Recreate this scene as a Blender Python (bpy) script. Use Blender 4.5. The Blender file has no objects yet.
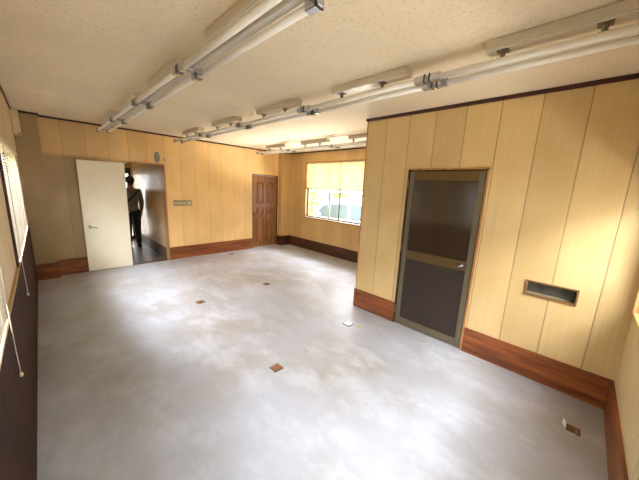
import bpy, bmesh, math, random
from mathutils import Vector, Matrix
random.seed(7)
S = bpy.context.scene
C = S.collection

# ------------------------------------------------------------------ sizes (metres)
H = 2.6
D = 6.277          # far wall
XL = -0.194        # left wall
XP = 3.091         # partition face
YP = 2.211         # partition end
XW = 5.034         # right window wall
YN = -0.393        # near wall
HB = 0.273         # baseboard height
DADO = 0.98

# ------------------------------------------------------------------ material helpers
def newmat(name):
    m = bpy.data.materials.new(name); m.use_nodes = True
    nt = m.node_tree
    for n in list(nt.nodes): nt.nodes.remove(n)
    out = nt.nodes.new('ShaderNodeOutputMaterial')
    return m, nt, out
def N(nt, t, **kw):
    n = nt.nodes.new(t)
    for k, v in kw.items():
        if k.startswith('i_'):
            n.inputs[k[2:].replace('_', ' ')].default_value = v
        else: setattr(n, k, v)
    return n
def L(nt, a, b): nt.links.new(a, b)
def rgba(c): return (c[0], c[1], c[2], 1)
def srgb(r, g, b):
    f = lambda v: (v/255/12.92) if v/255 <= .04045 else ((v/255+.055)/1.055)**2.4
    return (f(r), f(g), f(b))
def math_(nt, op, a, b=None):
    n = nt.nodes.new('ShaderNodeMath'); n.operation = op
    for i, v in enumerate((a, b)):
        if v is None: continue
        if isinstance(v, (int, float)): n.inputs[i].default_value = v
        else: L(nt, v, n.inputs[i])
    return n.outputs[0]
def mixc(nt, fac, a, b, blend='MIX'):
    n = nt.nodes.new('ShaderNodeMix'); n.data_type = 'RGBA'; n.blend_type = blend
    for s, v in ((n.inputs[0], fac), (n.inputs[6], a), (n.inputs[7], b)):
        if isinstance(v, (int, float)): s.default_value = v
        elif isinstance(v, tuple): s.default_value = rgba(v)
        else: L(nt, v, s)
    return n.outputs[2]
def noise(nt, vec, scale, detail=3, rough=.5, mscale=None):
    if mscale:
        mp = N(nt, 'ShaderNodeMapping'); mp.inputs['Scale'].default_value = mscale
        L(nt, vec, mp.inputs['Vector']); vec = mp.outputs[0]
    n = N(nt, 'ShaderNodeTexNoise'); n.inputs['Scale'].default_value = scale
    n.inputs['Detail'].default_value = detail; n.inputs['Roughness'].default_value = rough
    L(nt, vec, n.inputs['Vector'])
    return n.outputs['Fac']
def ramp(nt, fac, lo, hi, a=0.0, b=1.0):
    n = N(nt, 'ShaderNodeMapRange'); n.inputs[1].default_value = lo; n.inputs[2].default_value = hi
    n.inputs[3].default_value = a; n.inputs[4].default_value = b
    L(nt, fac, n.inputs[0]); return n.outputs[0]
def bump(nt, h, strength, dist=.01):
    b = N(nt, 'ShaderNodeBump'); b.inputs['Strength'].default_value = strength
    b.inputs['Distance'].default_value = dist; L(nt, h, b.inputs['Height']); return b.outputs[0]
def principled(nt, out, col, rough=.5, metal=0, normal=None, spec=None):
    p = N(nt, 'ShaderNodeBsdfPrincipled')
    for s, v in ((p.inputs['Base Color'], col), (p.inputs['Roughness'], rough), (p.inputs['Metallic'], metal)):
        if isinstance(v, tuple): s.default_value = rgba(v)
        elif isinstance(v, (int, float)): s.default_value = v
        else: L(nt, v, s)
    if normal is not None: L(nt, normal, p.inputs['Normal'])
    if spec is not None: p.inputs['Specular IOR Level'].default_value = spec
    L(nt, p.outputs[0], out.inputs[0]); return p
def plain(name, col, rough=.5, metal=0, vary=.08, scale=30, spec=None):
    m, nt, out = newmat(name)
    g = N(nt, 'ShaderNodeNewGeometry').outputs['Position']
    f = noise(nt, g, scale, 2)
    c = mixc(nt, ramp(nt, f, .3, .7), tuple(v*(1-vary) for v in col), tuple(min(1, v*(1+vary)) for v in col))
    principled(nt, out, c, rough, metal, spec=spec); return m

def panel_mat(name, axis, off, base, pitch=.3027, groove=.0035, rough=.42, gdark=.6, aged_shaded=None):
    """vertical wood-print boards with thin dark grooves"""
    m, nt, out = newmat(name)
    g = N(nt, 'ShaderNodeNewGeometry').outputs['Position']
    sp = N(nt, 'ShaderNodeSeparateXYZ'); L(nt, g, sp.inputs[0])
    c = sp.outputs[axis]
    t = math_(nt, 'DIVIDE', math_(nt, 'SUBTRACT', c, off), pitch)
    bid = math_(nt, 'FLOOR', t)
    fr = math_(nt, 'ABSOLUTE', math_(nt, 'SUBTRACT', math_(nt, 'FRACT', t), .5))   # .5 at a groove
    gm = ramp(nt, fr, .5-groove/pitch*1.6, .5-groove/pitch*.6)
    wn = N(nt, 'ShaderNodeTexWhiteNoise', noise_dimensions='1D'); L(nt, bid, wn.inputs['W'])
    grain = noise(nt, g, 60, 3, .6, (1, 1, .035))
    cloud = noise(nt, g, 1.6, 3, .55)
    blot = noise(nt, g, 5, 2, .5, (1, 1, .6))
    col = mixc(nt, ramp(nt, grain, .3, .7), tuple(v*.93 for v in base), tuple(v*1.06 for v in base))
    col = mixc(nt, ramp(nt, cloud, .35, .7), col, tuple((base[0]*.90, base[1]*.86, base[2]*.78)))
    col = mixc(nt, ramp(nt, blot, .6, .8, 0, .25), col, (base[0]*1.05, base[1]*1.07, base[2]*1.15))
    if aged_shaded:     # older, greyer boards low on the left, corner shade painted into them
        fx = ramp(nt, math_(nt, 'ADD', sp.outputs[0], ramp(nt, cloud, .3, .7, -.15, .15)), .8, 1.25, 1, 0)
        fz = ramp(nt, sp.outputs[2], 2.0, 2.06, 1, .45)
        col = mixc(nt, math_(nt, 'MULTIPLY', fx, fz), col, mixc(nt, ramp(nt, blot, .3, .7), aged_shaded, tuple(v*.86 for v in aged_shaded)))
    v = ramp(nt, wn.outputs['Value'], 0, 1, .90, 1.05)
    hs = N(nt, 'ShaderNodeHueSaturation'); L(nt, col, hs.inputs['Color']); L(nt, v, hs.inputs['Value'])
    col = mixc(nt, math_(nt, 'MULTIPLY', gm, gdark), hs.outputs[0], (base[0]*.25, base[1]*.2, base[2]*.15))
    nrm = bump(nt, math_(nt, 'SUBTRACT', 1.0, gm), .5, .004)
    rg = ramp(nt, blot, .3, .7, rough-.08, rough+.1)
    principled(nt, out, col, rg, normal=nrm, spec=.45)
    return m

def wood_mat(name, axis, c1, c2, rough=.4, scale=14, spec=.5):
    m, nt, out = newmat(name)
    g = N(nt, 'ShaderNodeNewGeometry').outputs['Position']
    sc = [1, 1, 1]; sc[axis] = .09
    n1 = noise(nt, g, scale, 5, .65, tuple(sc))
    sc2 = [1, 1, 1]; sc2[axis] = .03
    n2 = noise(nt, g, 90, 2, .5, tuple(sc2))
    col = mixc(nt, ramp(nt, n1, .38, .64), c1, c2)
    col = mixc(nt, ramp(nt, n2, .55, .75, 0, .45), col, tuple(v*.5 for v in c1))
    principled(nt, out, col, rough, normal=bump(nt, n2, .1, .002), spec=spec); return m

# ------------------------------------------------------------------ materials
WALL = srgb(228, 194, 134)
M_farwall = panel_mat('panel_far', 0, .011, srgb(244, 205, 140), gdark=.38, aged_shaded=srgb(172, 148, 104))
M_part = panel_mat('panel_partition', 1, .104-.3027, srgb(224, 194, 136))
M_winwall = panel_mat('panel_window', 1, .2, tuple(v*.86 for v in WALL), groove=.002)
M_partend = panel_mat('panel_end', 0, .05, WALL)
M_leftwall = panel_mat('panel_left', 1, .1, srgb(214, 196, 158), pitch=.9)
M_nearwall = panel_mat('panel_near', 0, .15, srgb(222, 204, 160), pitch=.9)
M_column = panel_mat('panel_column', 0, .2, srgb(170, 148, 108), pitch=1.2)  # darker olive boards, part of the tone is corner shade in the colour
M_hall = panel_mat('panel_hall', 1, .1, srgb(212, 186, 132), pitch=.9, rough=.34)
M_base_y = wood_mat('baseboard_wood_y', 1, srgb(98, 46, 16), srgb(164, 92, 38))
M_base_x = wood_mat('baseboard_wood_x', 0, srgb(98, 48, 18), srgb(160, 92, 40))
M_base_dark = wood_mat('baseboard_wood_shade', 1, srgb(62, 34, 22), srgb(92, 54, 32))  # darker copy of the baseboard wood, window wall's shade put into the colour
M_dado = wood_mat('dado_wood', 2, srgb(46, 27, 17), srgb(68, 42, 28), .7, 20, .15)
M_casing = wood_mat('casing_wood', 2, srgb(166, 114, 60), srgb(204, 152, 92))
M_slotwood = wood_mat('slot_wood', 1, srgb(110, 78, 44), srgb(150, 112, 68))
M_trim = wood_mat('cornice_wood', 1, srgb(58, 24, 20), srgb(78, 34, 28), .4)
M_ledge = wood_mat('ledge_wood', 1, srgb(180, 150, 92), srgb(206, 178, 118))
M_nearframe = wood_mat('light_window_wood', 2, srgb(206, 156, 92), srgb(232, 186, 120))
M_darkjamb = plain('dark_jamb', srgb(66, 40, 26), .45)
M_white = plain('white_enamel', srgb(216, 208, 190), .35, vary=.02)
M_tube = plain('lamp_glass_white', srgb(242, 238, 226), .3, vary=.01)
M_rail = plain('rail_steel', srgb(196, 190, 176), .4, vary=.04)
M_steel = plain('bracket_steel', srgb(128, 122, 112), .35, .7)
M_socket = plain('socket_metal', srgb(200, 200, 204), .2, .8)
M_black = plain('black_plastic', srgb(26, 24, 22), .5)
M_doorwhite = plain('painted_door', srgb(238, 230, 204), .45, vary=.025, scale=4)
M_chrome = plain('chrome', srgb(205, 203, 198), .18, .95)
M_slotsill = plain('slot_sill', srgb(158, 146, 118), .5)
M_bronze = plain('bronze_aluminium', srgb(110, 86, 48), .38, .45, vary=.06, scale=8)
M_bronze_l = plain('bronze_stile', srgb(116, 106, 84), .38, .45, vary=.06, scale=8)
M_lowpanel = plain('door_dark_panel', srgb(50, 36, 26), .45, vary=.06, scale=6)
M_wooddoor = wood_mat('brown_door_wood', 2, srgb(124, 80, 46), srgb(160, 108, 64), .3)
M_beige = plain('beige_plastic', srgb(222, 206, 166), .5, vary=.03)
M_greymesh = plain('grille_grey', srgb(168, 162, 146), .5)
M_louvre = plain('grille_louvre', srgb(104, 100, 90), .5)
M_switch = plain('switch_plate', srgb(178, 156, 112), .4, vary=.03)
M_brownpatch = wood_mat('brown_floor_wood', 0, srgb(122, 78, 48), srgb(164, 112, 74), .55, 30)
M_patchedge = plain('patch_edge', srgb(70, 56, 46), .6)
M_clear = plain('pale_plate', srgb(232, 232, 236), .3, vary=.03)
M_glue = plain('glue_residue', srgb(196, 188, 172), .6)
M_alu = plain('aluminium_sash', srgb(96, 92, 84), .4, .5)
M_aluwhite = plain('white_sill', srgb(236, 232, 222), .4)
M_cord = plain('cord_white', srgb(214, 206, 184), .6)
M_ground = plain('concrete_ground', srgb(206, 202, 194), .8, vary=.06, scale=3)
M_carwhite = plain('car_paint', srgb(236, 238, 240), .2, vary=.01)
M_carglass = plain('car_glass', srgb(86, 104, 118), .08, vary=.1, scale=2)
M_tyre = plain('tyre', srgb(30, 30, 30), .8)
M_leaf = plain('leaf_green', srgb(170, 184, 70), .6, vary=.35, scale=12)
M_bark = plain('bark', srgb(96, 78, 58), .8)
M_fence = plain('pale_block_wall', srgb(196, 198, 196), .8, vary=.08, scale=5)
M_hallfloor = plain('hall_floor', srgb(104, 90, 72), .3, vary=.12, scale=4)
M_hallceil = plain('hall_ceiling', srgb(200, 186, 150), .8)
M_slotglass = plain('slot_glass', srgb(92, 92, 80), .12, vary=.25, scale=9)
M_skin = plain('skin', srgb(176, 126, 96), .5, vary=.04)
M_hair = plain('hair_black', srgb(24, 20, 20), .6)
M_shirt = plain('shirt_grey', srgb(128, 120, 100), .8, vary=.08, scale=14)
M_trouser = plain('trousers_navy', srgb(34, 36, 46), .8, vary=.1, scale=14)
M_shoe = plain('shoe_black', srgb(26, 24, 24), .5)

def glass_mat(name, tint=(1, 1, 1), f=.06):
    m, nt, out = newmat(name)
    t = N(nt, 'ShaderNodeBsdfTransparent'); t.inputs[0].default_value = rgba(tint)
    gl = N(nt, 'ShaderNodeBsdfGlossy'); gl.inputs['Roughness'].default_value = .03
    lw = N(nt, 'ShaderNodeLayerWeight'); lw.inputs['Blend'].default_value = .15
    mx = N(nt, 'ShaderNodeMixShader')
    L(nt, math_(nt, 'ADD', math_(nt, 'MULTIPLY', lw.outputs['Fresnel'], .6), f*.3), mx.inputs[0])
    L(nt, t.outputs[0], mx.inputs[1]); L(nt, gl.outputs[0], mx.inputs[2]); L(nt, mx.outputs[0], out.inputs[0])
    return m
M_glass = glass_mat('window_glass')
def slat_mat(name, col, tr=.45):
    m, nt, out = newmat(name)
    d = N(nt, 'ShaderNodeBsdfDiffuse'); d.inputs[0].default_value = rgba(col)
    t = N(nt, 'ShaderNodeBsdfTranslucent'); t.inputs[0].default_value = rgba(col)
    mx = N(nt, 'ShaderNodeMixShader'); mx.inputs[0].default_value = tr
    L(nt, d.outputs[0], mx.inputs[1]); L(nt, t.outputs[0], mx.inputs[2]); L(nt, mx.outputs[0], out.inputs[0])
    return m
M_slat = slat_mat('blind_slat', srgb(206, 200, 184), .16)
M_slat2 = slat_mat('blind_slat_far', srgb(216, 194, 142), .15)

def ceiling_mat():
    m, nt, out = newmat('stipple_ceiling')
    g = N(nt, 'ShaderNodeNewGeometry').outputs['Position']
    n1 = noise(nt, g, 55, 4, .7)
    n2 = noise(nt, g, 1.2, 3, .5)
    n3 = noise(nt, g, 42, 3, .7)
    base = srgb(238, 222, 190)
    col = mixc(nt, ramp(nt, n2, .35, .7), base, tuple(v*.9 for v in base))
    col = mixc(nt, ramp(nt, n3, .54, .66, 0, .42), col, tuple(v*.62 for v in base))
    principled(nt, out, col, .9, normal=bump(nt, n1, .6, .01), spec=.15); return m
M_ceil = ceiling_mat()
def floor_mat():
    m, nt, out = newmat('grey_floor_sheet')
    g = N(nt, 'ShaderNodeNewGeometry').outputs['Position']
    n1 = noise(nt, g, 1.1, 4, .55)
    n2 = noise(nt, g, 3.2, 5, .65, (1, .55, 1))
    n3 = noise(nt, g, 26, 4, .7)
    a = srgb(171, 174, 181); b = srgb(157, 152, 144); c = srgb(194, 198, 205)
    col = mixc(nt, ramp(nt, n1, .40, .66), a, b)
    col = mixc(nt, ramp(nt, n2, .47, .72, 0, .9), col, c)
    col = mixc(nt, ramp(nt, n3, .4, .75, 0, .22), col, srgb(154, 158, 166))
    r = ramp(nt, n2, .35, .7, .30, .46)
    principled(nt, out, col, r, normal=bump(nt, n3, .08, .004), spec=.5); return m
M_floor = floor_mat()

# ------------------------------------------------------------------ mesh helpers
class MB:
    def __init__(s): s.bm = bmesh.new()
    def box(s, a, b, bev=0, seg=2, rot=None, piv=None):
        a = Vector(a); b = Vector(b); c = (a+b)/2; d = b-a
        t = bmesh.new()
        bmesh.ops.create_cube(t, size=1)
        for v in t.verts: v.co = Vector((v.co.x*d.x, v.co.y*d.y, v.co.z*d.z))
        if bev: bmesh.ops.bevel(t, geom=list(t.edges), offset=bev, segments=seg, affect='EDGES', clamp_overlap=True)
        for v in t.verts: v.co += c
        if rot is not None:
            p = Vector(piv) if piv is not None else c
            for v in t.verts: v.co = rot @ (v.co-p) + p
        s._add(t); return s
    def _add(s, t):
        me = bpy.data.meshes.new('t'); t.to_mesh(me); t.free(); s.bm.from_mesh(me); bpy.data.meshes.remove(me)
    def cyl(s, p, q, r, r2=None, n=16, cap=True, bev=0):
        p = Vector(p); q = Vector(q); ax = q-p
        t = bmesh.new()
        bmesh.ops.create_cone(t, cap_ends=cap, segments=n, radius1=r, radius2=r if r2 is None else r2, depth=ax.length)
        if bev:
            es = [e for e in t.edges if len(e.link_faces) == 2 and any(len(f.verts) > 4 for f in e.link_faces)]
            bmesh.ops.bevel(t, geom=es, offset=bev, segments=2, affect='EDGES')
        M = Matrix.Translation((p+q)/2) @ ax.to_track_quat('Z', 'Y').to_matrix().to_4x4()
        bmesh.ops.transform(t, matrix=M, verts=t.verts)
        s._add(t); return s
    def ball(s, c, r, sc=(1, 1, 1), n=12):
        t = bmesh.new(); bmesh.ops.create_uvsphere(t, u_segments=n*2, v_segments=n, radius=r)
        for v in t.verts: v.co = Vector((v.co.x*sc[0], v.co.y*sc[1], v.co.z*sc[2])) + Vector(c)
        s._add(t); return s
    def tube(s, pts, r, n=8):
        for p, q in zip(pts[:-1], pts[1:]): s.cyl(p, q, r, n=n)
        for p in pts[1:-1]: s.ball(p, r, n=6)
        return s
    def prism(s, pts, off, bev=0):
        """closed polygon pts (3d) extruded by vector off"""
        t = bmesh.new()
        a = [t.verts.new(p) for p in pts]; b = [t.verts.new(Vector(p)+Vector(off)) for p in pts]
        t.faces.new(a); t.faces.new(list(reversed(b)))
        k = len(a)
        for i in range(k): t.faces.new((a[i], b[i], b[(i+1) % k], a[(i+1) % k]))
        bmesh.ops.recalc_face_normals(t, faces=t.faces)
        if bev: bmesh.ops.bevel(t, geom=list(t.edges), offset=bev, segments=2, affect='EDGES', clamp_overlap=True)
        s._add(t); return s
    def quad(s, *pts):
        s.bm.faces.new([s.bm.verts.new(p) for p in pts]); return s
    def build(s, name, mat, parent=None, smooth=False, origin=None):
        me = bpy.data.meshes.new(name)
        bmesh.ops.recalc_face_normals(s.bm, faces=s.bm.faces)
        o = Vector(origin) if origin is not None else Vector((0, 0, 0))
        if parent is not None and origin is None: o = parent.location.copy() if parent.type == 'EMPTY' else wloc(parent)
        for v in s.bm.verts: v.co -= o
        s.bm.to_mesh(me); s.bm.free()
        me.materials.append(mat)
        if smooth:
            for p in me.polygons: p.use_smooth = True
        ob = bpy.data.objects.new(name, me); C.objects.link(ob)
        if parent is not None:
            ob.parent = parent; ob.location = o - wloc(parent)
        else: ob.location = o
        return ob
def wloc(o):
    v = o.location.copy()
    while o.parent is not None: o = o.parent; v = v + o.location
    return v
def tag(o, label, cat, group=None, kind=None):
    o['label'] = label; o['category'] = cat
    if group: o['group'] = group
    if kind: o['kind'] = kind
    return o
def thing(name, label, cat, loc, group=None, kind=None):
    o = bpy.data.objects.new(name, None); C.objects.link(o); o.location = loc; o.empty_display_size = .1
    return tag(o, label, cat, group, kind)
def copy_tree(o, parent=None):
    c = o.copy(); C.objects.link(c)
    if parent is not None: c.parent = parent
    for ch in list(o.children): copy_tree(ch, c)
    return c
def struct(name, mb, mat, label, cat):
    return tag(mb.build(name, mat), label, cat, kind='structure')
def wall_cells(mb, axis, c0, c1, u0, u1, z0, z1, holes=()):
    """wall slab between planes c0..c1 on the axis ('X' or 'Y'), spanning u and z, with rectangular holes (ua,ub,za,zb)"""
    us = sorted({u0, u1, *[h[0] for h in holes], *[h[1] for h in holes]})
    for ua, ub in zip(us[:-1], us[1:]):
        hs = [h for h in holes if h[0] <= ua+1e-6 and h[1] >= ub-1e-6]
        zs = [(z0, z1)]
        for h in hs:
            nz = []
            for a, b in zs:
                if h[2] > a: nz.append((a, min(b, h[2])))
                if h[3] < b: nz.append((max(a, h[3]), b))
            zs = [q for q in nz if q[1]-q[0] > 1e-5]
        for a, b in zs:
            if axis == 'X': mb.box((c0, ua, a), (c1, ub, b))
            else: mb.box((ua, c0, a), (ub, c1, b))
    return mb

# ------------------------------------------------------------------ shell
# far-wall hall opening, wood door opening
HX0, HX1, HZ = 1.135, 1.80, 1.995
WX0, WX1, WZ = 3.87, 4.685, 1.96
HEND = 9.05
struct('floor', MB().box((XL-.12, YN-.12, -.12), (XW+.12, D+.12, 0)), M_floor,
       'worn pale grey sheet floor with cloudy scuffs across the empty room', 'floor')
struct('ceiling', MB().box((XL-.12, YN-.12, H), (XW+.12, D+.12, H+.1)), M_ceil,
       'cream stippled ceiling above the rows of fluorescent lights', 'ceiling')
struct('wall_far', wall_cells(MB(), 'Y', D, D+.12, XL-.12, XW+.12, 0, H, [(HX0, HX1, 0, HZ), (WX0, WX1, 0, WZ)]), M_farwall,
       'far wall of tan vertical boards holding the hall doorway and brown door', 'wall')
# partition
PD0, PD1, PDZ = .747, 1.560, 1.946
SL = (-.078, .286, .802, .946)
struct('wall_partition', wall_cells(MB(), 'X', XP, XP+.12, YN, YP, 0, H, [(PD0-.022, PD1+.012, 0, PDZ+.018), SL]), M_part,
       'tan boarded partition wall with glazed brown door and small slot', 'wall')
struct('wall_partition_end', MB().box((XP+.12, YP-.12, 0), (XW, YP, H)), M_partend,
       'end face of the boarded partition turning towards the window wall', 'wall')
W3 = (3.35, 5.49, .865, 2.345)       # far window in the right wall (y0,y1,z0,z1)
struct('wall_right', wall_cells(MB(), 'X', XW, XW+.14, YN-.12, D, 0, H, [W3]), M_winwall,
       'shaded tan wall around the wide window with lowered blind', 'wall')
W1 = (3.08, 5.32, .99, 1.96); W2 = (.25, 1.90, .99, 1.96)
struct('wall_left', wall_cells(MB(), 'X', XL-.12, XL, YN-.12, D, 0, H, [W1, W2]), M_leftwall,
       'pale wall at the left edge above dark wood panelling', 'wall')
W4 = (.35, 3.035, .865, 1.8)
struct('wall_near', wall_cells(MB(), 'Y', YN-.12, YN, XL, XW, 0, H, [W4]), M_nearwall,
       'cream near wall at the right edge with a window corner', 'wall')
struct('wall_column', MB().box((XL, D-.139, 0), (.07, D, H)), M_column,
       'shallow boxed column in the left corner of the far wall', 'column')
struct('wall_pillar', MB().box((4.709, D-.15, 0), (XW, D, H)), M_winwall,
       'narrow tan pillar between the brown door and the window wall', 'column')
# dark panelling under the left windows with its ledge
struct('trim_1', MB().box((XL, YN, 0), (XL+.008, D-.139, DADO-.02)), M_dado,
       'dark brown wood panelling below the left windows', 'panelling')
struct('trim_2', MB().box((XL, YN, DADO-.02), (XL+.014, D-.139, DADO+.004), .003), M_ledge,
       'pale wooden ledge capping the dark panelling on the left', 'ledge')
# baseboards
t = .016
struct('baseboard_far', MB().box((.07, D-t, 0), (HX0-.02, D, HB), .003).box((HX1+.022, D-t, 0), (WX0-.012, D, HB), .003), M_base_x,
       'brown wood baseboard along the far wall', 'baseboard')
struct('baseboard_column', MB().box((XL+.012, D-.139-t, 0), (.07+t, D-.139, HB), .003).box((.07, D-.139, 0), (.07+t, D-t, HB), .003), M_base_x,
       'reddish brown baseboard wrapped around the corner column', 'baseboard')
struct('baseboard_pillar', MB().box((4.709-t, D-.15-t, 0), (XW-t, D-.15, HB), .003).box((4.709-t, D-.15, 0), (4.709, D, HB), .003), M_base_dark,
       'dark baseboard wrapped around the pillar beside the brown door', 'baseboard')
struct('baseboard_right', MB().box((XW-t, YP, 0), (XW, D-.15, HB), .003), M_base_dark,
       'dark baseboard under the wide window', 'baseboard')
struct('baseboard_partition', MB().box((XP-t, YN+t, 0), (XP, PD0-.022, HB), .003).box((XP-t, PD1+.012, 0), (XP, YP+t, HB), .003), M_base_y,
       'red brown wood baseboard along the partition on both sides of the glazed door', 'baseboard')
struct('baseboard_end', MB().box((XP, YP, 0), (XW-t, YP+t, HB), .003), M_base_x, 'brown baseboard on the end of the partition', 'baseboard')
struct('baseboard_near', MB().box((XL+.012, YN, 0), (XP, YN+t, HB), .003), M_base_x, 'red brown baseboard on the near wall at the lower right', 'baseboard')
# cornice strips
struct('trim_3', MB().box((XP-.02, YN, H-.035), (XP, YP+.02, H), .003), M_trim, 'dark maroon cornice strip on top of the partition', 'cornice')
struct('trim_4', MB().box((.07, D-.02, H-.03), (4.709, D, H), .003).box((XL, D-.159, H-.03), (.09, D-.139, H), .003).box((.07, D-.139, H-.03), (.09, D-.02, H), .003), M_trim,
       'thin dark cornice strip along the top of the far wall', 'cornice')
struct('trim_5', MB().box((XL, YN, H-.025), (XL+.012, D-.159, H), .003), M_trim, 'thin dark cornice strip along the left wall', 'cornice')
struct('trim_6', MB().box((XW-.015, YP, H-.025), (XW, D-.15, H), .003).box((4.709, D-.165, H-.025), (XW-.015, D-.15, H), .003), M_trim,
       'thin dark cornice strip above the window wall', 'cornice')
struct('trim_7', MB().box((XP, YP, 0), (XP+.018, YP+.006, H-.035)).box((XP-.004, YP-.012, HB), (XP, YP+.006, H-.035), .001), M_casing,
       'narrow brown corner strip on the free end of the partition', 'corner strip')

# ------------------------------------------------------------------ hall beyond the doorway
HXR = 1.80
struct('wall_hall_right', MB().box((HXR, D+.12, 0), (HXR+.1, HEND, 2.4)), M_hall, 'glossy tan wall on the right of the dim hall', 'wall')
struct('wall_hall_left', MB().box((.62, D+.12, 0), (.72, HEND, 2.4)), M_hall, 'tan wall on the left of the dim hall', 'wall')
struct('floor_hall', MB().box((.62, D+.12, -.12), (HXR+.1, HEND+.1, 0)), M_hallfloor, 'dark grey hall floor behind the doorway', 'floor')
struct('ceiling_hall', MB().box((.62, D+.12, 2.4), (HXR+.1, HEND+.1, 2.5)), M_hallceil, 'low cream ceiling of the dim hall', 'ceiling')
struct('wall_hall_end', wall_cells(MB(), 'Y', HEND, HEND+.1, .62, HXR+.1, 0, 2.4, [(.95, 1.77, 0, 1.98)]), M_hall, 'end wall of the dim hall above the bright door', 'wall')
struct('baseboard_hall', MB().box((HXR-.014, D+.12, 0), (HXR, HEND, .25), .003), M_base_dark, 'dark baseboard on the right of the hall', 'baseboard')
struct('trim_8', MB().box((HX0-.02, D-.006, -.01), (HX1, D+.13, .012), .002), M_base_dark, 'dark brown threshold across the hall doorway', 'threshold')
struct('trim_9', MB().box((HX1-.004, D-.02, 0), (HX1+.022, D+.124, HZ+.022), .002).box((HX0-.022, D-.02, 0), (HX0+.004, D+.124, HZ+.022), .002)
       .box((HX0+.004, D-.02, HZ-.004), (HX1-.004, D+.124, HZ+.022), .002), M_casing, 'thin brown wooden casing around the hall doorway', 'door casing')
d4 = thing('door_4', 'bright glazed door with dark transom at the end of the hall', 'door', (1.36, HEND+.05, 0), kind='structure')
MB().box((.95, HEND+.01, 1.82), (1.77, HEND+.08, 1.98), .003).box((.95, HEND+.02, 0), (1.0, HEND+.07, 1.82)).box((1.72, HEND+.02, 0), (1.77, HEND+.07, 1.82)).box((1.0, HEND+.02, 0), (1.72, HEND+.07, .1)).build('door_frame', M_darkjamb, d4)
MB().box((1.0, HEND+.04, .1), (1.72, HEND+.046, 1.82)).build('pane', M_glass, d4)

# ------------------------------------------------------------------ white door folded back against the far wall
DY0, DY1 = D-.068, D-.030
d2 = thing('door_2', 'plain cream flush door swung fully open against the far wall', 'door', (1.13, D-.05, 0), kind='structure')
MB().box((.462, DY0, .012), (1.128, DY1, 1.972), .002).build('door_leaf', M_doorwhite, d2)
hd = MB().cyl((.535, DY0-.012, .822), (.535, DY0, .822), .03, n=20, bev=.003).build('door_handle', M_chrome, d2)
MB().tube([(.535, DY0-.012, .822), (.535, DY0-.045, .822), (.56, DY0-.052, .82), (.64, DY0-.05, .812)], .009).build('lever', M_chrome, hd, smooth=True)
for z in (.25, 1.0, 1.75):
    MB().cyl((1.132, D-.048, z-.045), (1.132, D-.048, z+.045), .007, n=10).build('hinge', M_steel, d2)

# ------------------------------------------------------------------ brown panelled door
d3 = thing('door_3', 'closed brown wooden door with six raised panels beside the pillar', 'door', ((WX0+WX1)/2, D, 0), kind='structure')
fy = D+.012
MB().box((WX0+.022, fy, .006), (WX1-.03, fy+.04, WZ-.024), .002).build('door_leaf', M_wooddoor, d3)
MB().box((WX0, D-.004, 0), (WX0+.02, D+.1, WZ)).box((WX1-.028, D-.004, 0), (WX1, D+.1, WZ)).box((WX0+.02, D-.004, WZ-.02), (WX1-.028, D+.1, WZ)).build('door_frame', M_darkjamb, d3)
lx, rx = WX0+.022, WX1-.03
pw = (rx-lx-.12*2-.09)/2
def raised(x0, x1, z0, z1, arch=False):
    b = MB()
    if arch:
        n = 8; pts = [(x0, 0, z0), (x1, 0, z0)]
        for i in range(n+1):
            u = i/n; x = x1+(x0-x1)*u
            pts.append((x, 0, z1-.07+.07*math.sin(math.pi*u)**.8))
        ctr = Vector(((x0+x1)/2, 0, (z0+z1)/2))
        P = [Vector(p) for p in pts]
    else:
        P = [Vector(p) for p in ((x0, 0, z0), (x1, 0, z0), (x1, 0, z1), (x0, 0, z1))]
        ctr = Vector(((x0+x1)/2, 0, (z0+z1)/2))
    w = x1-x0
    def ring(f, y): return [Vector((ctr.x+(p.x-ctr.x)*(1-2*f/w), y, ctr.z+(p.z-ctr.z)*(1-2*f/max(.1, z1-z0)))) for p in P]
    R = [ring(0, fy), ring(.010, fy-.022), ring(.024, fy-.022), ring(.034, fy-.001), ring(.07, fy-.014)]
    vs = [[b.bm.verts.new(p) for p in r] for r in R]
    k = len(P)
    for a, c in zip(vs[:-1], vs[1:]):
        for i in range(k): b.bm.faces.new((a[i], a[(i+1) % k], c[(i+1) % k], c[i]))
    b.bm.faces.new(vs[-1]); return b
for s in (0, 1):
    xa = lx+.12+s*(pw+.09); xb = xa+pw
    raised(xa, xb, 1.19, 1.80, True).build('raised_panel', M_wooddoor, d3)
    raised(xa, xb, .89, 1.11).build('raised_panel', M_wooddoor, d3)
    raised(xa, xb, .16, .80).build('raised_panel', M_wooddoor, d3)
k_ = MB().cyl((lx+.05, fy, .93), (lx+.05, fy-.012, .93), .026, n=16).build('door_handle', M_steel, d3)
MB().cyl((lx+.05, fy-.012, .93), (lx+.05, fy-.04, .93), .01, n=12).ball((lx+.05, fy-.055, .93), .026, n=8).build('knob', M_steel, k_, smooth=True)
for z in (.3, 1.05, 1.7):
    MB().cyl((rx+.004, fy-.006, z-.05), (rx+.004, fy-.006, z+.05), .008, n=10).build('hinge', M_steel, d3)

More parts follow.
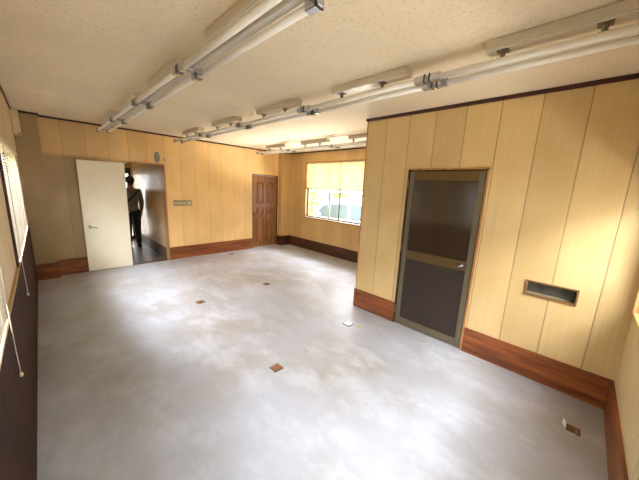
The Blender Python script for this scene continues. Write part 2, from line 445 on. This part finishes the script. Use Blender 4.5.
# ------------------------------------------------------------------ glazed bronze door in the partition
d1 = thing('door_1', 'bronze framed door with dark glass above a dark brown panel in the partition', 'door', (XP, (PD0+PD1)/2, 0), kind='structure')
MB().box((XP-.012, PD0-.022, 0), (XP+.12, PD0-.002, PDZ+.018), .002).box((XP-.012, PD0-.022, PDZ), (XP+.12, PD1+.012, PDZ+.018), .002).build('door_casing', M_casing, d1)
MB().box((XP-.010, PD1-.006, 0), (XP+.12, PD1+.012, PDZ), .002).build('hinge_jamb', M_darkjamb, d1)
fx0, fx1 = XP-.004, XP+.034
la, lb = PD0+.004, PD1-.012
MB().box((fx0, la, .012), (fx1, la+.058, PDZ-.012), .003).box((fx0, lb-.058, .012), (fx1, lb, PDZ-.012), .003).build('stile', M_bronze_l, d1)
MB().box((fx0+.001, la+.058, PDZ-.112), (fx1, lb-.058, PDZ-.012), .003).build('top_rail', M_bronze, d1)
MB().box((fx0+.001, la+.058, .885), (fx1, lb-.058, .99), .003).build('lock_rail', M_bronze, d1)
MB().box((fx0+.001, la+.058, .012), (fx1, lb-.058, .10), .003).build('bottom_rail', M_bronze_l, d1)
m, nt, out = newmat('dark_glass')
g = N(nt, 'ShaderNodeNewGeometry').outputs['Position']
principled(nt, out, mixc(nt, noise(nt, g, 3, 2), srgb(54, 42, 30), srgb(66, 52, 38)), .16, spec=.9)
M_darkglass = m
MB().box((fx0+.014, la+.055, .985), (fx1-.012, lb-.055, PDZ-.108)).build('pane', M_darkglass, d1)
MB().box((fx0+.012, la+.055, .096), (fx1-.012, lb-.055, .889)).build('lower_panel', M_lowpanel, d1)
hy = la+.085
hh = MB().box((fx0-.006, hy-.018, .905), (fx0+.002, hy+.03, .972), .003).cyl((fx0-.03, hy+.005, .945), (fx0, hy+.005, .945), .012, n=12).build('door_handle', M_chrome, d1)
MB().tube([(fx0-.032, hy+.0, .948), (fx0-.036, hy+.02, .943), (fx0-.034, hy+.05, .925)], .010).build('lever', M_chrome, hh, smooth=True)
for z in (.2, 1.02, 1.78):
    MB().cyl((XP-.014, PD1-.004, z-.05), (XP-.014, PD1-.004, z+.05), .009, n=10).build('hinge', M_bronze_l, d1)

# ------------------------------------------------------------------ mail slot
sl = thing('pass_slot', 'small framed recessed slot low in the partition right of the glazed door', 'wall slot', (XP, (SL[0]+SL[1])/2, (SL[2]+SL[3])/2))
e = .014
ya, yb, za, zb = SL
MB().box((XP-.012, ya, za), (XP+.11, ya+e, zb), .002).box((XP-.012, yb-e, za), (XP+.11, yb, zb), .002).box((XP-.012, ya+e, za), (XP+.11, yb-e, za+e), .002).box((XP-.012, ya+e, zb-e), (XP+.11, yb-e, zb), .002).build('slot_frame', M_slotwood, sl)
MB().box((XP+.075, ya+e, za+e), (XP+.082, yb-e, zb-e)).build('pane', M_slotglass, sl)
MB().box((XP+.03, ya+e, za+e), (XP+.072, yb-e, za+e+.006), .001).build('inner_sill', M_slotsill, sl)

# ------------------------------------------------------------------ windows
def window_x(name, label, xin, xout, W, mat_frame, stiles, wood, pr=.012):
    y0, y1, z0, z1 = W
    w = thing(name, label, 'window', ((xin+xout)/2, (y0+y1)/2, z0), kind='structure')
    s = 1 if xout > xin else -1
    a, b = sorted((xin-pr*s, xout))
    q = .022
    MB().box((a, y0, z0), (b, y0+q, z1), .002).box((a, y1-q, z0), (b, y1, z1), .002).box((a, y0+q, z1-q), (b, y1-q, z1), .002).box((a, y0+q, z0), (b, y1-q, z0+q), .002).build('window_frame', wood, w)
    xm = (xin+xout)/2+.02*s
    for i, (ya, yb, bars) in enumerate(stiles):
        xs = xm+(.016 if i % 2 else -.016)
        f = MB()
        for (p, r_) in (((ya, z0+q), (ya+.028, z1-q)), ((yb-.028, z0+q), (yb, z1-q)), ((ya+.028, z0+q), (yb-.028, z0+q+.04)), ((ya+.028, z1-q-.03), (yb-.028, z1-q))):
            f.box((xs-.012, p[0], p[1]), (xs+.012, r_[0], r_[1]), .002)
        for z in bars: f.box((xs-.01, ya+.028, z-.008), (xs+.01, yb-.028, z+.008))
        fo = f.build('sash', mat_frame, w)
        MB().box((xs-.002, ya+.02, z0+q+.03), (xs+.002, yb-.02, z1-q-.02)).build('pane', M_glass, fo)
    return w
w3 = window_x('window_3', 'wide sunlit window with two sliding sashes in the right hand wall', XW, XW+.14, W3, M_alu, [(4.31, 5.468, []), (3.372, 4.705, [1.575])], M_casing)
MB().box((XW-.004, W3[0]+.022, W3[2]+.022), (XW+.06, W3[1]-.022, W3[2]+.03), .001).build('sill', M_aluwhite, w3)
window_x('window_1', 'left wall window behind slatted blind, nearer the far corner', XL, XL-.12, W1, M_alu, [(4.18, 5.298, []), (3.102, 4.22, [])], M_ledge, .003)
window_x('window_2', 'left wall window behind slatted blind at the left edge of the photo', XL, XL-.12, W2, M_alu, [(1.06, 1.878, []), (.272, 1.1, [])], M_ledge, .003)
# near wall window (its lower corner shows at the right edge)
y0 = YN
w4 = thing('window_4', 'near wall window with orange wood frame at the right edge', 'window', (1.7, YN-.06, W4[2]), kind='structure')
q = .03
MB().box((W4[0], YN-.12, W4[2]), (W4[0]+q, YN+.018, W4[3]), .003).box((W4[1]-q, YN-.12, W4[2]), (W4[1], YN+.018, W4[3]), .003).box((W4[0]+q, YN-.12, W4[2]), (W4[1]-q, YN+.018, W4[2]+q), .003).box((W4[0]+q, YN-.12, W4[3]-q), (W4[1]-q, YN+.018, W4[3]), .003).build('window_frame', M_nearframe, w4)
for xa, xb, dy in ((.38, 1.72, -.08), (1.66, 3.005, -.05)):
    f = MB().box((xa, YN+dy-.012, W4[2]+q), (xa+.03, YN+dy+.012, W4[3]-q)).box((xb-.03, YN+dy-.012, W4[2]+q), (xb, YN+dy+.012, W4[3]-q)).box((xa+.03, YN+dy-.012, W4[2]+q), (xb-.03, YN+dy+.012, W4[2]+q+.04)).box((xa+.03, YN+dy-.012, W4[3]-q-.03), (xb-.03, YN+dy+.012, W4[3]-q)).build('sash', M_alu, w4)
    MB().box((xa+.02, YN+dy-.002, W4[2]+q+.03), (xb-.02, YN+dy+.002, W4[3]-q-.02)).build('pane', M_glass, f)

# blinds
def blind(name, label, x, y0, y1, ztop, zbot, tilt, mat, pitch=.024, w=.026, group=None):
    b = thing(name, label, 'window blind', (x, (y0+y1)/2, ztop), group=group)
    MB().box((x-.018, y0, ztop-.03), (x+.018, y1, ztop), .003).build('head_rail', M_beige, b)
    mb = MB(); z = ztop-.045
    c, s_ = math.cos(tilt), math.sin(tilt)
    while z > zbot+.02:
        p = [(x-w/2*c, z-w/2*s_), (x, z+.002), (x+w/2*c, z+w/2*s_)]
        for (xa, zA), (xb, zB) in zip(p[:-1], p[1:]):
            mb.quad((xa, y0+.005, zA), (xb, y0+.005, zB), (xb, y1-.005, zB), (xa, y1-.005, zA))
        z -= pitch
    mb.build('slats', mat, b)
    MB().box((x-.012, y0+.003, zbot), (x+.012, y1-.003, zbot+.014), .002).build('bottom_rail', M_beige if mat is M_slat else M_alu, b)
    for f in (.12, .5, .88):
        yy = y0+(y1-y0)*f
        MB().cyl((x+w/2*c, yy, zbot+.01), (x+w/2*c, yy, ztop-.03), .0012, n=5).cyl((x-w/2*c, yy, zbot+.01), (x-w/2*c, yy, ztop-.03), .0012, n=5).build('ladder_cord', M_cord, b)
    return b
MB().box((XL-.05, 3.060, .96), (XL+.016, 3.088, 1.965), .002).build('side_jamb', M_darkjamb, bpy.data.objects['window_1'])
b1 = blind('venetian_blind', 'white slatted blind over the left window nearer the far corner', XL+.012, 3.10, 5.30, 1.95, .998, math.radians(-52), M_slat)
b2 = blind('venetian_blind', 'white slatted blind cut off by the left edge of the photo', XL+.012, .27, 1.88, 1.95, .998, math.radians(-52), M_slat)
b3 = blind('venetian_blind', 'cream slatted blind half lowered over the wide sunlit window', XW+.025, W3[0]+.026, W3[1]-.026, W3[3]-.024, 1.655, math.radians(-62), M_slat2)
def pull(parent, pts, bead):
    o = MB().tube(pts, .0022, n=6).build('pull_cord', M_cord, parent, smooth=True)
    MB().ball(bead, .008, (1, 1, 1.6), 6).build('cord_bead', M_beige, o, smooth=True)
pull(b1, [(XL+.034, 3.12, 1.9), (XL+.034, 3.02, 1.0), (XL+.036, 3.06, .76)], (XL+.036, 3.06, .752))
pull(b2, [(XL+.034, 1.86, 1.9), (XL+.034, 1.76, 1.12), (XL+.036, 1.76, .90), (XL+.036, 1.79, .76)], (XL+.036, 1.79, .752))

# ------------------------------------------------------------------ fluorescent fixtures
def make_fixture():
    r = thing('fluorescent_fixture', '', 'ceiling light', (0, 0, H))
    X = .03
    bx = MB().box((X-.055, -.43, H-.058), (X+.055, .305, H), .006).build('ballast_box', M_white, r)
    for y in (.22, -.205):
        MB().box((X-.028, y-.03, H-.064), (X+.028, y+.03, H-.056), .002).cyl((X, y, H-.062), (X, y, H-.098), .016, .011, n=10).box((X-.02, y-.026, H-.104), (X+.02, y+.026, H-.096), .002).build('stem', M_steel, r)
    MB().box((X-.024, -.625, H-.128), (X+.024, .625, H-.102), .004).build('rail', M_rail, r)
    for sx in (-.065, .065):
        MB().cyl((sx, -.585, H-.15), (sx, .585, H-.15), .0185, n=18, bev=.004).build('fluorescent_tube', M_tube, r, smooth=True)
        for sy in (-1, 1):
            y = sy*.578
            so = MB().box((sx-.021, y-.043, H-.172), (sx+.021, y+.043, H-.124), .005).box((min(sx, X), y-.014, H-.138), (max(sx, X), y+.014, H-.124)).build('socket', M_socket, r)
            MB().box((sx-.0225, sy*.608-.005, H-.1735), (sx+.0225, sy*.608+.005, H-.1225)).build('clip', M_black, so)
    return r
proto = make_fixture()
rows = [
 (.825, 0, [(1, 'twin tube ceiling light nearest the camera in the left row, cut by the top edge'), (2, 'second twin tube ceiling light from the top edge in the left row'),
            (3, 'third twin tube ceiling light from the top edge in the left row'), (4, 'twin tube ceiling light at the far end of the left row, by the white door')]),
 (1.985, 0, [(0, 'twin tube ceiling light at the right edge of the photo, above the partition slot'), (1, 'second twin tube ceiling light from the right edge in the middle row'),
            (2, 'centre twin tube ceiling light of the middle row, just left of the partition top corner'), (3, 'fourth twin tube ceiling light from the right edge in the middle row'),
            (4, 'twin tube ceiling light at the far end of the middle row')]),
 (3.885, .075, [(2, 'twin tube ceiling light half hidden by the partition, above the wide window'), (3, 'middle twin tube ceiling light of the short row by the wide window'),
            (4, 'twin tube ceiling light above the brown panelled door')]),
]
first = True
for x0, sh, units in rows:
    for k, lab in units:
        o = proto if first else copy_tree(proto)
        first = False
        o.location = (x0, -.34+1.25*k+.625+sh, H)
        o['label'] = lab; o['group'] = 'twin tube ceiling lights'

# ------------------------------------------------------------------ small wall things
g_ = thing('round_grille', 'grey oval slatted grille above the hall doorway', 'wall grille', (1.69, D, 2.14))
gm_ = MB().cyl((0, D+.002, 0), (0, D-.02, 0), 1, .95, n=32)
for v in gm_.bm.verts: v.co.x = 1.695+v.co.x*.05; v.co.z = 2.143+v.co.z*.105
gm_.build('grille_body', M_greymesh, g_)
gb = MB()
for i in range(-4, 5):
    zz = i*.021; hw = .043*math.sqrt(max(0, 1-(zz/.1)**2)); gb.box((1.695-hw, D-.026, 2.143+zz-.004), (1.695+hw, D-.018, 2.143+zz+.004))
gb.build('louvre', M_louvre, g_)
k = thing('door_bell', 'small beige round button beside the grey grille above the hall doorway', 'wall fitting', (1.84, D, 2.11))
MB().cyl((1.84, D+.002, 2.11), (1.84, D-.012, 2.11), .034, n=18).build('base_plate', M_switch, k)
MB().cyl((1.84, D-.012, 2.11), (1.84, D-.045, 2.11), .024, .018, n=16, bev=.004).build('button', M_white, k, smooth=True)
sw = thing('switch_plate', 'long beige plate of light switches right of the hall doorway', 'light switch', (2.14, D, 1.23))
MB().box((1.95, D-.008, 1.165), (2.335, D, 1.29), .003).build('cover_plate', M_switch, sw)
for i, x in enumerate((1.985, 2.03, 2.075, 2.12, 2.165, 2.24, 2.285)):
    MB().box((x-.012, D-.018, 1.205), (x+.012, D-.007, 1.255), .003).build('rocker', M_white if i not in (6,) else M_tube, sw)
bb = thing('speaker_box', 'beige box high in the left corner under the ceiling', 'wall speaker', (-.15, 6.03, 2.29))
MB().box((XL, 5.93, 2.27), (-.118, D-.139, 2.575), .006).build('housing', M_beige, bb)
MB().box((XL+.006, 5.94, 2.24), (-.112, 6.12, 2.27), .005).build('end_cap', M_beige, bb)
MB().cyl((-.135, 5.935, 2.255), (-.135, 5.942, 2.255), .01, n=10).build('port', M_black, bb)

# ------------------------------------------------------------------ floor patches
def patch(name, label, x, y, s, rz=0, cut=False):
    p = thing(name, label, 'floor patch', (x, y, 0), group='square openings in the floor covering')
    R = Matrix.Rotation(rz, 3, 'Z')
    MB().box((x-s-.002, y-s-.002, 0), (x+s+.002, y+s+.002, .003), rot=R).build('rim', M_patchedge, p)
    b = MB().box((x-s+.004, y-s+.004, 0), (x+s-.004, y+s-.004, .0045), .001, rot=R)
    b.build('wood_plate', M_brownpatch, p)
    if cut: MB().box((x-s*.3, y-s*.9, .004), (x+s*.25, y+s*.9, .0055), rot=R).build('groove', M_patchedge, p)
    return p
patch('floor_patch', 'brown square patch in the floor nearest the middle of the room', 1.39, 1.835, .046)
patch('floor_patch', 'small brown patch in the floor out in front of the white door', 1.444, 3.725, .05, cut=True)
patch('floor_patch', 'small brown patch in the floor facing the wide window', 2.594, 3.752, .05, cut=True)
patch('floor_patch', 'tiny dark patch in the floor beside the far baseboard', 3.111, 6.0, .05)
pp = patch('floor_patch', 'brown patch with raised white lid in the floor near the lower right corner', 2.613, -.207, .037)
MB().box((2.592, -.158, .0), (2.640, -.150, .042), .002, rot=Matrix.Rotation(.35, 3, 'Z')).box((2.596, -.1585, .018), (2.636, -.157, .022), rot=Matrix.Rotation(.35, 3, 'Z')).build('lid', M_clear, pp)
pl = thing('floor_plate', 'pale square cover plate lying on the floor by the partition corner', 'floor plate', (2.575, 1.92, 0))
MB().box((2.535, 1.875, 0), (2.62, 1.965, .012), .003).build('plate', M_clear, pl)
MB().box((2.526, 1.866, 0), (2.629, 1.974, .006), .001).build('rim', M_patchedge, pl)
tag(MB().prism([(2.60, 1.74, 0), (2.66, 1.72, 0), (2.70, 1.79, 0), (2.655, 1.85, 0), (2.605, 1.83, 0)], (0, 0, .0025)).build('glue_mark', M_glue), 'pale glue stain on the floor next to the cover plate', 'floor stain')

# ------------------------------------------------------------------ outside
GZ = -.35
struct('ground', MB().box((-14, -14, GZ-.1), (22, 22, GZ)), M_ground, 'bright paved ground outside the windows', 'ground')
# car
cx0, cx1 = 7.15, 8.65
car = thing('car', 'white car parked outside the wide window', 'car', (7.9, 5.9, GZ))
lower = [(8.35, -.12), (8.45, .15), (8.38, .42), (7.55, .62), (4.0, .70), (3.9, .2), (3.95, -.12)]
MB().prism([(cx0, y, z) for y, z in lower], (cx1-cx0, 0, 0), .05).build('body', M_carwhite, car, smooth=False)
cab = [(7.62, .60), (6.95, 1.14), (6.45, 1.32), (5.8, 1.40), (4.6, 1.40), (4.1, 1.2), (4.02, .68)]
MB().prism([(cx0+.06, y, z) for y, z in cab], (cx1-cx0-.12, 0, 0), .05).build('cabin', M_carwhite, car)
xg = cx0+.052
for pts in ([(7.30, .66), (6.90, 1.06), (6.62, 1.12), (6.62, .66)], [(6.52, .66), (6.52, 1.14), (5.72, 1.17), (5.72, .67)], [(5.60, .67), (5.60, 1.17), (4.75, 1.17), (4.75, .70)]):
    MB().prism([(xg, y, z) for y, z in pts], (.014, 0, 0)).build('side_window', M_carglass, car)
MB().prism([(cx0+.14, 7.60, .66), (cx1-.14, 7.60, .66), (cx1-.2, 7.02, 1.11), (cx0+.2, 7.02, 1.11)], (0, .02, .02)).build('windscreen', M_carglass, car)
for y in (7.6, 4.85):
    for x in (cx0-.01, cx1-.19):
        wl = MB().cyl((x, y, GZ+.29), (x+.2, y, GZ+.29), .29, n=24, bev=.02).build('wheel', M_tyre, car)
        MB().cyl((x-.006, y, GZ+.29), (x+.206, y, GZ+.29), .17, n=18, bev=.01).build('hub_cap', M_socket, wl)
MB().ball((cx0-.09, 6.95, .76), .085, (1, .6, .75), 8).cyl((cx0-.05, 6.95, .74), (cx0+.08, 6.95, .7), .02).build('wing_mirror', M_carwhite, car, smooth=True)
MB().ball((cx0+.22, 8.40, .3), .1, (1.3, .5, .8), 8).build('headlamp', M_clear, car, smooth=True)
MB().box((cx0+.02, 8.32, -.12), (cx1-.02, 8.52, .12), .04).build('bumper', M_carwhite, car)
def shrub(label, x, y, z0, r, n, name='garden_shrub'):
    s = thing(name, label, 'shrub', (x, y, z0), group='shrubs outside the wide window')
    st = MB()
    for i in range(5):
        a = i*1.3; st.cyl((x+.05*math.cos(a), y+.05*math.sin(a), z0), (x+.5*r*math.cos(a), y+.5*r*math.sin(a), z0+r*1.9), .02, .008, n=6)
    st.build('stem', M_bark, s)
    b = MB()
    for i in range(n):
        v = Vector((random.gauss(0, 1), random.gauss(0, 1), random.gauss(0, 1))).normalized()*r*random.uniform(.5, 1)
        c = Vector((x+v.x, y+v.y, z0+r*1.5+v.z*1.3))
        u = Vector((random.uniform(-1, 1), random.uniform(-1, 1), random.uniform(-1, 1))).normalized()
        w = u.orthogonal().normalized(); l = random.uniform(.06, .11)
        b.quad(c-u*l, c+w*l*.45, c+u*l, c-w*l*.45)
    b.build('foliage', M_leaf, s)
shrub('yellow green shrub outside at the left end of the wide window', 6.35, 7.15, GZ, .55, 900)
shrub('tall yellow green bush behind the white car outside the window', 10.4, 11.4, GZ, 1.0, 1100)
shrub('low bush behind the white car bonnet outside the window', 10.7, 9.0, GZ, .7, 800)
tag(MB().box((11.8, -2, GZ), (12.0, 18, 1.35)).box((11.76, -2, 1.35), (12.04, 18, 1.42), .01).build('block_wall', M_fence), 'pale block boundary wall behind the parked white car', 'boundary wall', kind='structure')

# ------------------------------------------------------------------ person in the hall
def skin(name, nodes, edges, mat, parent=None, sub=2, origin=(0, 0, 0)):
    """nodes: {key:(x,y,z,r)} or r=(rx,ry); first key is the root"""
    keys = list(nodes); idx = {k: i for i, k in enumerate(keys)}
    me = bpy.data.meshes.new(name+'_cage')
    me.from_pydata([nodes[k][:3] for k in keys], [(idx[a], idx[b]) for a, b in edges], [])
    ob = bpy.data.objects.new(name+'_cage', me); C.objects.link(ob)
    sk = ob.modifiers.new('s', 'SKIN'); sk.use_smooth_shade = True
    if sub:
        ss = ob.modifiers.new('u', 'SUBSURF'); ss.levels = sub; ss.render_levels = sub
    for i, k in enumerate(keys):
        r = nodes[k][3]; r = r if isinstance(r, tuple) else (r, r)
        me.skin_vertices[0].data[i].radius = r
        me.skin_vertices[0].data[i].use_root = (i == 0)
    bpy.context.view_layer.update()
    ev = ob.evaluated_get(bpy.context.evaluated_depsgraph_get())
    nm = bpy.data.meshes.new_from_object(ev)
    bpy.data.objects.remove(ob); bpy.data.meshes.remove(me)
    nm.name = name
    nm.materials.clear(); nm.materials.append(mat)
    for p in nm.polygons: p.use_smooth = True
    o = bpy.data.objects.new(name, nm); C.objects.link(o)
    if parent is not None: o.parent = parent
    return o
# local frame: x right, y forward (away from the camera), z up; feet at z=0
J = {
 'pelvis': (0, 0, .93, (.135, .10)), 'waist': (0, 0, 1.08, (.125, .09)), 'chest': (0, -.005, 1.27, (.15, .105)),
 'upper': (0, 0, 1.40, (.13, .085)), 'neck': (0, .015, 1.49, .052), 'jaw': (0, .04, 1.56, (.06, .068)),
 'head': (0, .03, 1.64, (.074, .09)), 'crown': (0, .02, 1.71, (.058, .07)), 'nose': (0, .135, 1.61, .014),
 'ear_r': (.083, .02, 1.61, .016), 'ear_l': (-.083, .02, 1.61, .016),
}
Eg = [('pelvis', 'waist'), ('waist', 'chest'), ('chest', 'upper'), ('upper', 'neck'), ('neck', 'jaw'), ('jaw', 'head'), ('head', 'crown'), ('jaw', 'nose'), ('head', 'ear_r'), ('head', 'ear_l')]
arms = {}
for s, n, el, wr in ((1, 'r', (.198, -.035, 1.12), (.19, .03, .885)), (-1, 'l', (-.235, -.02, 1.12), (-.23, .07, .88))):
    J['sh_'+n] = (s*.165, 0, 1.40, .055); J['el_'+n] = (*el, .042); J['wr_'+n] = (*wr, .027)
    Eg += [('upper', 'sh_'+n), ('sh_'+n, 'el_'+n), ('el_'+n, 'wr_'+n)]
    w = Vector(wr)
    J['palm_'+n] = (w.x-.004*s, w.y+.016, w.z-.075, (.018, .036)); Eg.append(('wr_'+n, 'palm_'+n))
    for i, (dy, ln) in enumerate(((.028, .062), (.009, .072), (-.010, .066), (-.028, .05))):
        a = f'f{i}a_{n}'; b = f'f{i}b_{n}'; c = f'f{i}c_{n}'
        J[a] = (w.x-.006*s, w.y+.016+dy, w.z-.105, .0095); J[b] = (w.x-.012*s, w.y+.02+dy, w.z-.105-ln*.55, .0085); J[c] = (w.x-.03*s, w.y+.022+dy, w.z-.105-ln, .007)
        Eg += [('palm_'+n, a), (a, b), (b, c)]
    J['t1_'+n] = (w.x-.018*s, w.y+.048, w.z-.06, .011); J['t2_'+n] = (w.x-.03*s, w.y+.062, w.z-.1, .009)
    Eg += [('wr_'+n, 't1_'+n), ('t1_'+n, 't2_'+n)]
for s, n, kn, an in ((1, 'r', (.09, .03, .50), (.085, -.05, .09)), (-1, 'l', (-.09, .10, .51), (-.09, .17, .09))):
    J['hip_'+n] = (s*.09, 0, .86, .088); J['kn_'+n] = (*kn, .056); J['an_'+n] = (*an, .038)
    J['heel_'+n] = (an[0], an[1]-.025, .045, .03); J['toe_'+n] = (an[0]+.015*s, an[1]+.15, .03, (.04, .024))
    Eg += [('pelvis', 'hip_'+n), ('hip_'+n, 'kn_'+n), ('kn_'+n, 'an_'+n), ('an_'+n, 'heel_'+n), ('heel_'+n, 'toe_'+n)]
PLOC = (1.535, 7.98, 0.0); PROT = math.radians(-6)
person = skin('person', J, Eg, M_skin, sub=2)
person.location = PLOC; person.rotation_euler = (0, 0, PROT)
tag(person, 'person in grey shirt and dark trousers standing with their back turned in the hall', 'person')
def grow(keys, d, extra=None):
    o = {}
    for k_ in keys:
        x, y, z, r = J[k_]; r = r if isinstance(r, tuple) else (r, r)
        o[k_] = (x, y, z, (r[0]+d, r[1]+d))
    if extra: o.update(extra)
    return o
sh = grow(['waist', 'chest', 'upper', 'sh_r', 'el_r', 'sh_l', 'el_l'], .02, {
  'hem': (0, 0, .90, (.165, .13)), 'collar': (0, .01, 1.465, (.068, .068)),
  'cuff_r': (J['wr_r'][0]+.001, J['wr_r'][1]-.004, J['wr_r'][2]+.02, .042), 'cuff_l': (J['wr_l'][0], J['wr_l'][1]-.004, J['wr_l'][2]+.02, .042)})
sh = {k_: sh[k_] for k_ in ['waist', 'hem', 'chest', 'upper', 'collar', 'sh_r', 'el_r', 'cuff_r', 'sh_l', 'el_l', 'cuff_l']}
skin('shirt', sh, [('waist', 'hem'), ('waist', 'chest'), ('chest', 'upper'), ('upper', 'collar'), ('upper', 'sh_r'), ('sh_r', 'el_r'), ('el_r', 'cuff_r'), ('upper', 'sh_l'), ('sh_l', 'el_l'), ('el_l', 'cuff_l')], M_shirt, person)
tr = grow(['pelvis', 'hip_r', 'kn_r', 'hip_l', 'kn_l'], .018, {'belt': (0, 0, 1.0, (.142, .108)),
  'c_r': (J['an_r'][0], J['an_r'][1], .08, .062), 'c_l': (J['an_l'][0], J['an_l'][1], .08, .062)})
skin('trousers', tr, [('belt', 'pelvis'), ('pelvis', 'hip_r'), ('hip_r', 'kn_r'), ('kn_r', 'c_r'), ('pelvis', 'hip_l'), ('hip_l', 'kn_l'), ('kn_l', 'c_l')], M_trouser, person)
for n, s in (('r', 1), ('l', -1)):
    a = J['an_'+n]
    skin('shoe', {'b': (a[0], a[1]-.085, .05, (.05, .05)), 'h': (a[0], a[1]-.04, .06, (.058, .066)), 'm': (a[0]+.006*s, a[1]+.06, .055, (.056, .055)), 't': (a[0]+.015*s, a[1]+.16, .045, (.054, .044)), 'e': (a[0]+.018*s, a[1]+.215, .04, (.04, .036))}, [('b', 'h'), ('h', 'm'), ('m', 't'), ('t', 'e')], M_shoe, person)
hb = MB().ball((0, .012, 1.668), .1, (.93, 1.04, 1.0), 14).ball((0, -.045, 1.60), .062, (1.1, .8, 1.0), 10)
for v in list(hb.bm.verts):
    if v.co.y > .06 and v.co.z < 1.70: hb.bm.verts.remove(v)
ho = hb.build('hair', M_hair, smooth=True); ho.parent = person
# diagonal bag strap round the torso
st = MB(); P_ = []
for i in range(25):
    a = 2*math.pi*i/24
    P_.append(Vector((.172*math.cos(a), .132*math.sin(a), 1.25+.19*math.cos(a))))
for p, q_ in zip(P_[:-1], P_[1:]):
    st.quad(p+Vector((0, 0, -.03)), q_+Vector((0, 0, -.03)), q_+Vector((0, 0, .03)), p+Vector((0, 0, .03)))
so = st.build('strap', M_black); so.parent = person
for s in (-1, 1):
    eb = MB().ball((s*.03, .112, 1.645), .012, n=6).build('eye', M_tube, smooth=True); eb.parent = person
mo = MB().box((-.022, .108, 1.565), (.022, .118, 1.573), .003).build('mouth', plain('lip', srgb(150, 84, 76), .5)); mo.parent = person

# ------------------------------------------------------------------ light
w = bpy.data.worlds.new('World'); S.world = w; w.use_nodes = True
bg = w.node_tree.nodes['Background']
tc = w.node_tree.nodes.new('ShaderNodeTexSky'); tc.sky_type = 'HOSEK_WILKIE'; tc.turbidity = 8; tc.ground_albedo = .5
tc.sun_direction = Vector((-.5, -.6, .6)).normalized()
mx = w.node_tree.nodes.new('ShaderNodeMix'); mx.data_type = 'RGBA'; mx.inputs[0].default_value = .75
w.node_tree.links.new(tc.outputs[0], mx.inputs[6]); mx.inputs[7].default_value = (.95, .97, 1.0, 1)
w.node_tree.links.new(mx.outputs[2], bg.inputs[0]); bg.inputs[1].default_value = 4.0
def area(name, loc, rot, sx, sy, e, col=(1, 1, 1), spread=None):
    l = bpy.data.lights.new(name, 'AREA'); l.shape = 'RECTANGLE'; l.size = sx; l.size_y = sy; l.energy = e; l.color = col
    if spread: l.spread = spread
    o = bpy.data.objects.new(name, l); C.objects.link(o); o.location = loc; o.rotation_euler = rot
    return o
R = math.radians
def aim(name, loc, tgt, sx, sy, e, col):
    q = (Vector(tgt)-Vector(loc)).to_track_quat('-Z', 'Y')
    return area(name, loc, q.to_euler(), sx, sy, e, col)
DAY = (.93, .965, 1.05)
aim('window_light_near', (1.75, YN-1.0, 2.55), (1.9, YN, 1.3), 2.7, .9, 165, DAY)
aim('window_light_left_far', (XL-1.5, 4.2, 2.75), (XL, 4.2, 1.46), 2.6, 1.2, 390, DAY)
aim('window_light_left_near', (XL-1.5, 1.08, 2.75), (XL, 1.08, 1.46), 2.2, 1.2, 120, DAY)
aim('window_light_right', (XW+1.5, 4.4, 2.9), (XW, 4.4, 1.4), 2.4, 1.0, 230, DAY)
aim('ground_bounce_fill', (XW+1.85, 4.4, -.2), (XW-2.0, 4.6, 2.6), 2.2, .7, 400, (1, .97, .9))  # added unseen lamp brightening the far ceiling, stands for ground bounce
aim('near_ground_bounce_fill', (1.7, YN-2.0, -.2), (1.5, 3.0, 2.6), 2.4, .6, 45, (1, .97, .92))  # another added lamp out of view, lifts the left and near ceiling
aim('window_light_hall', (1.36, HEND+1.3, 2.9), (1.36, HEND, 1.2), .8, 1.0, 60, DAY)

# ------------------------------------------------------------------ camera (solved from the photo)
def cam():
    f, yaw, pit, rol, h = 269.8066, R(-45.8994), R(-10.978), R(2.6838), 1.6945
    F = Vector((-math.sin(yaw)*math.cos(pit), math.cos(yaw)*math.cos(pit), math.sin(pit)))
    Rt = Vector((math.cos(yaw), math.sin(yaw), 0)); U = Rt.cross(F)
    R2 = Rt*math.cos(rol)+U*math.sin(rol); U2 = -Rt*math.sin(rol)+U*math.cos(rol)
    c = bpy.data.cameras.new('Camera'); c.sensor_fit = 'HORIZONTAL'; c.sensor_width = 36; c.lens = f*36/639
    c.clip_start = .02; c.clip_end = 200
    o = bpy.data.objects.new('Camera', c); C.objects.link(o)
    m = Matrix(((R2.x, U2.x, -F.x, 0), (R2.y, U2.y, -F.y, 0), (R2.z, U2.z, -F.z, h), (0, 0, 0, 1)))
    o.matrix_world = m; S.camera = o
cam()
S.view_settings.view_transform = 'Standard'
S.view_settings.look = 'None'
S.view_settings.exposure = 0.8
S.cycles.use_denoising = True
S.cycles.max_bounces = 12; S.cycles.diffuse_bounces = 8; S.cycles.transparent_max_bounces = 16
S.cycles.sample_clamp_indirect = 6
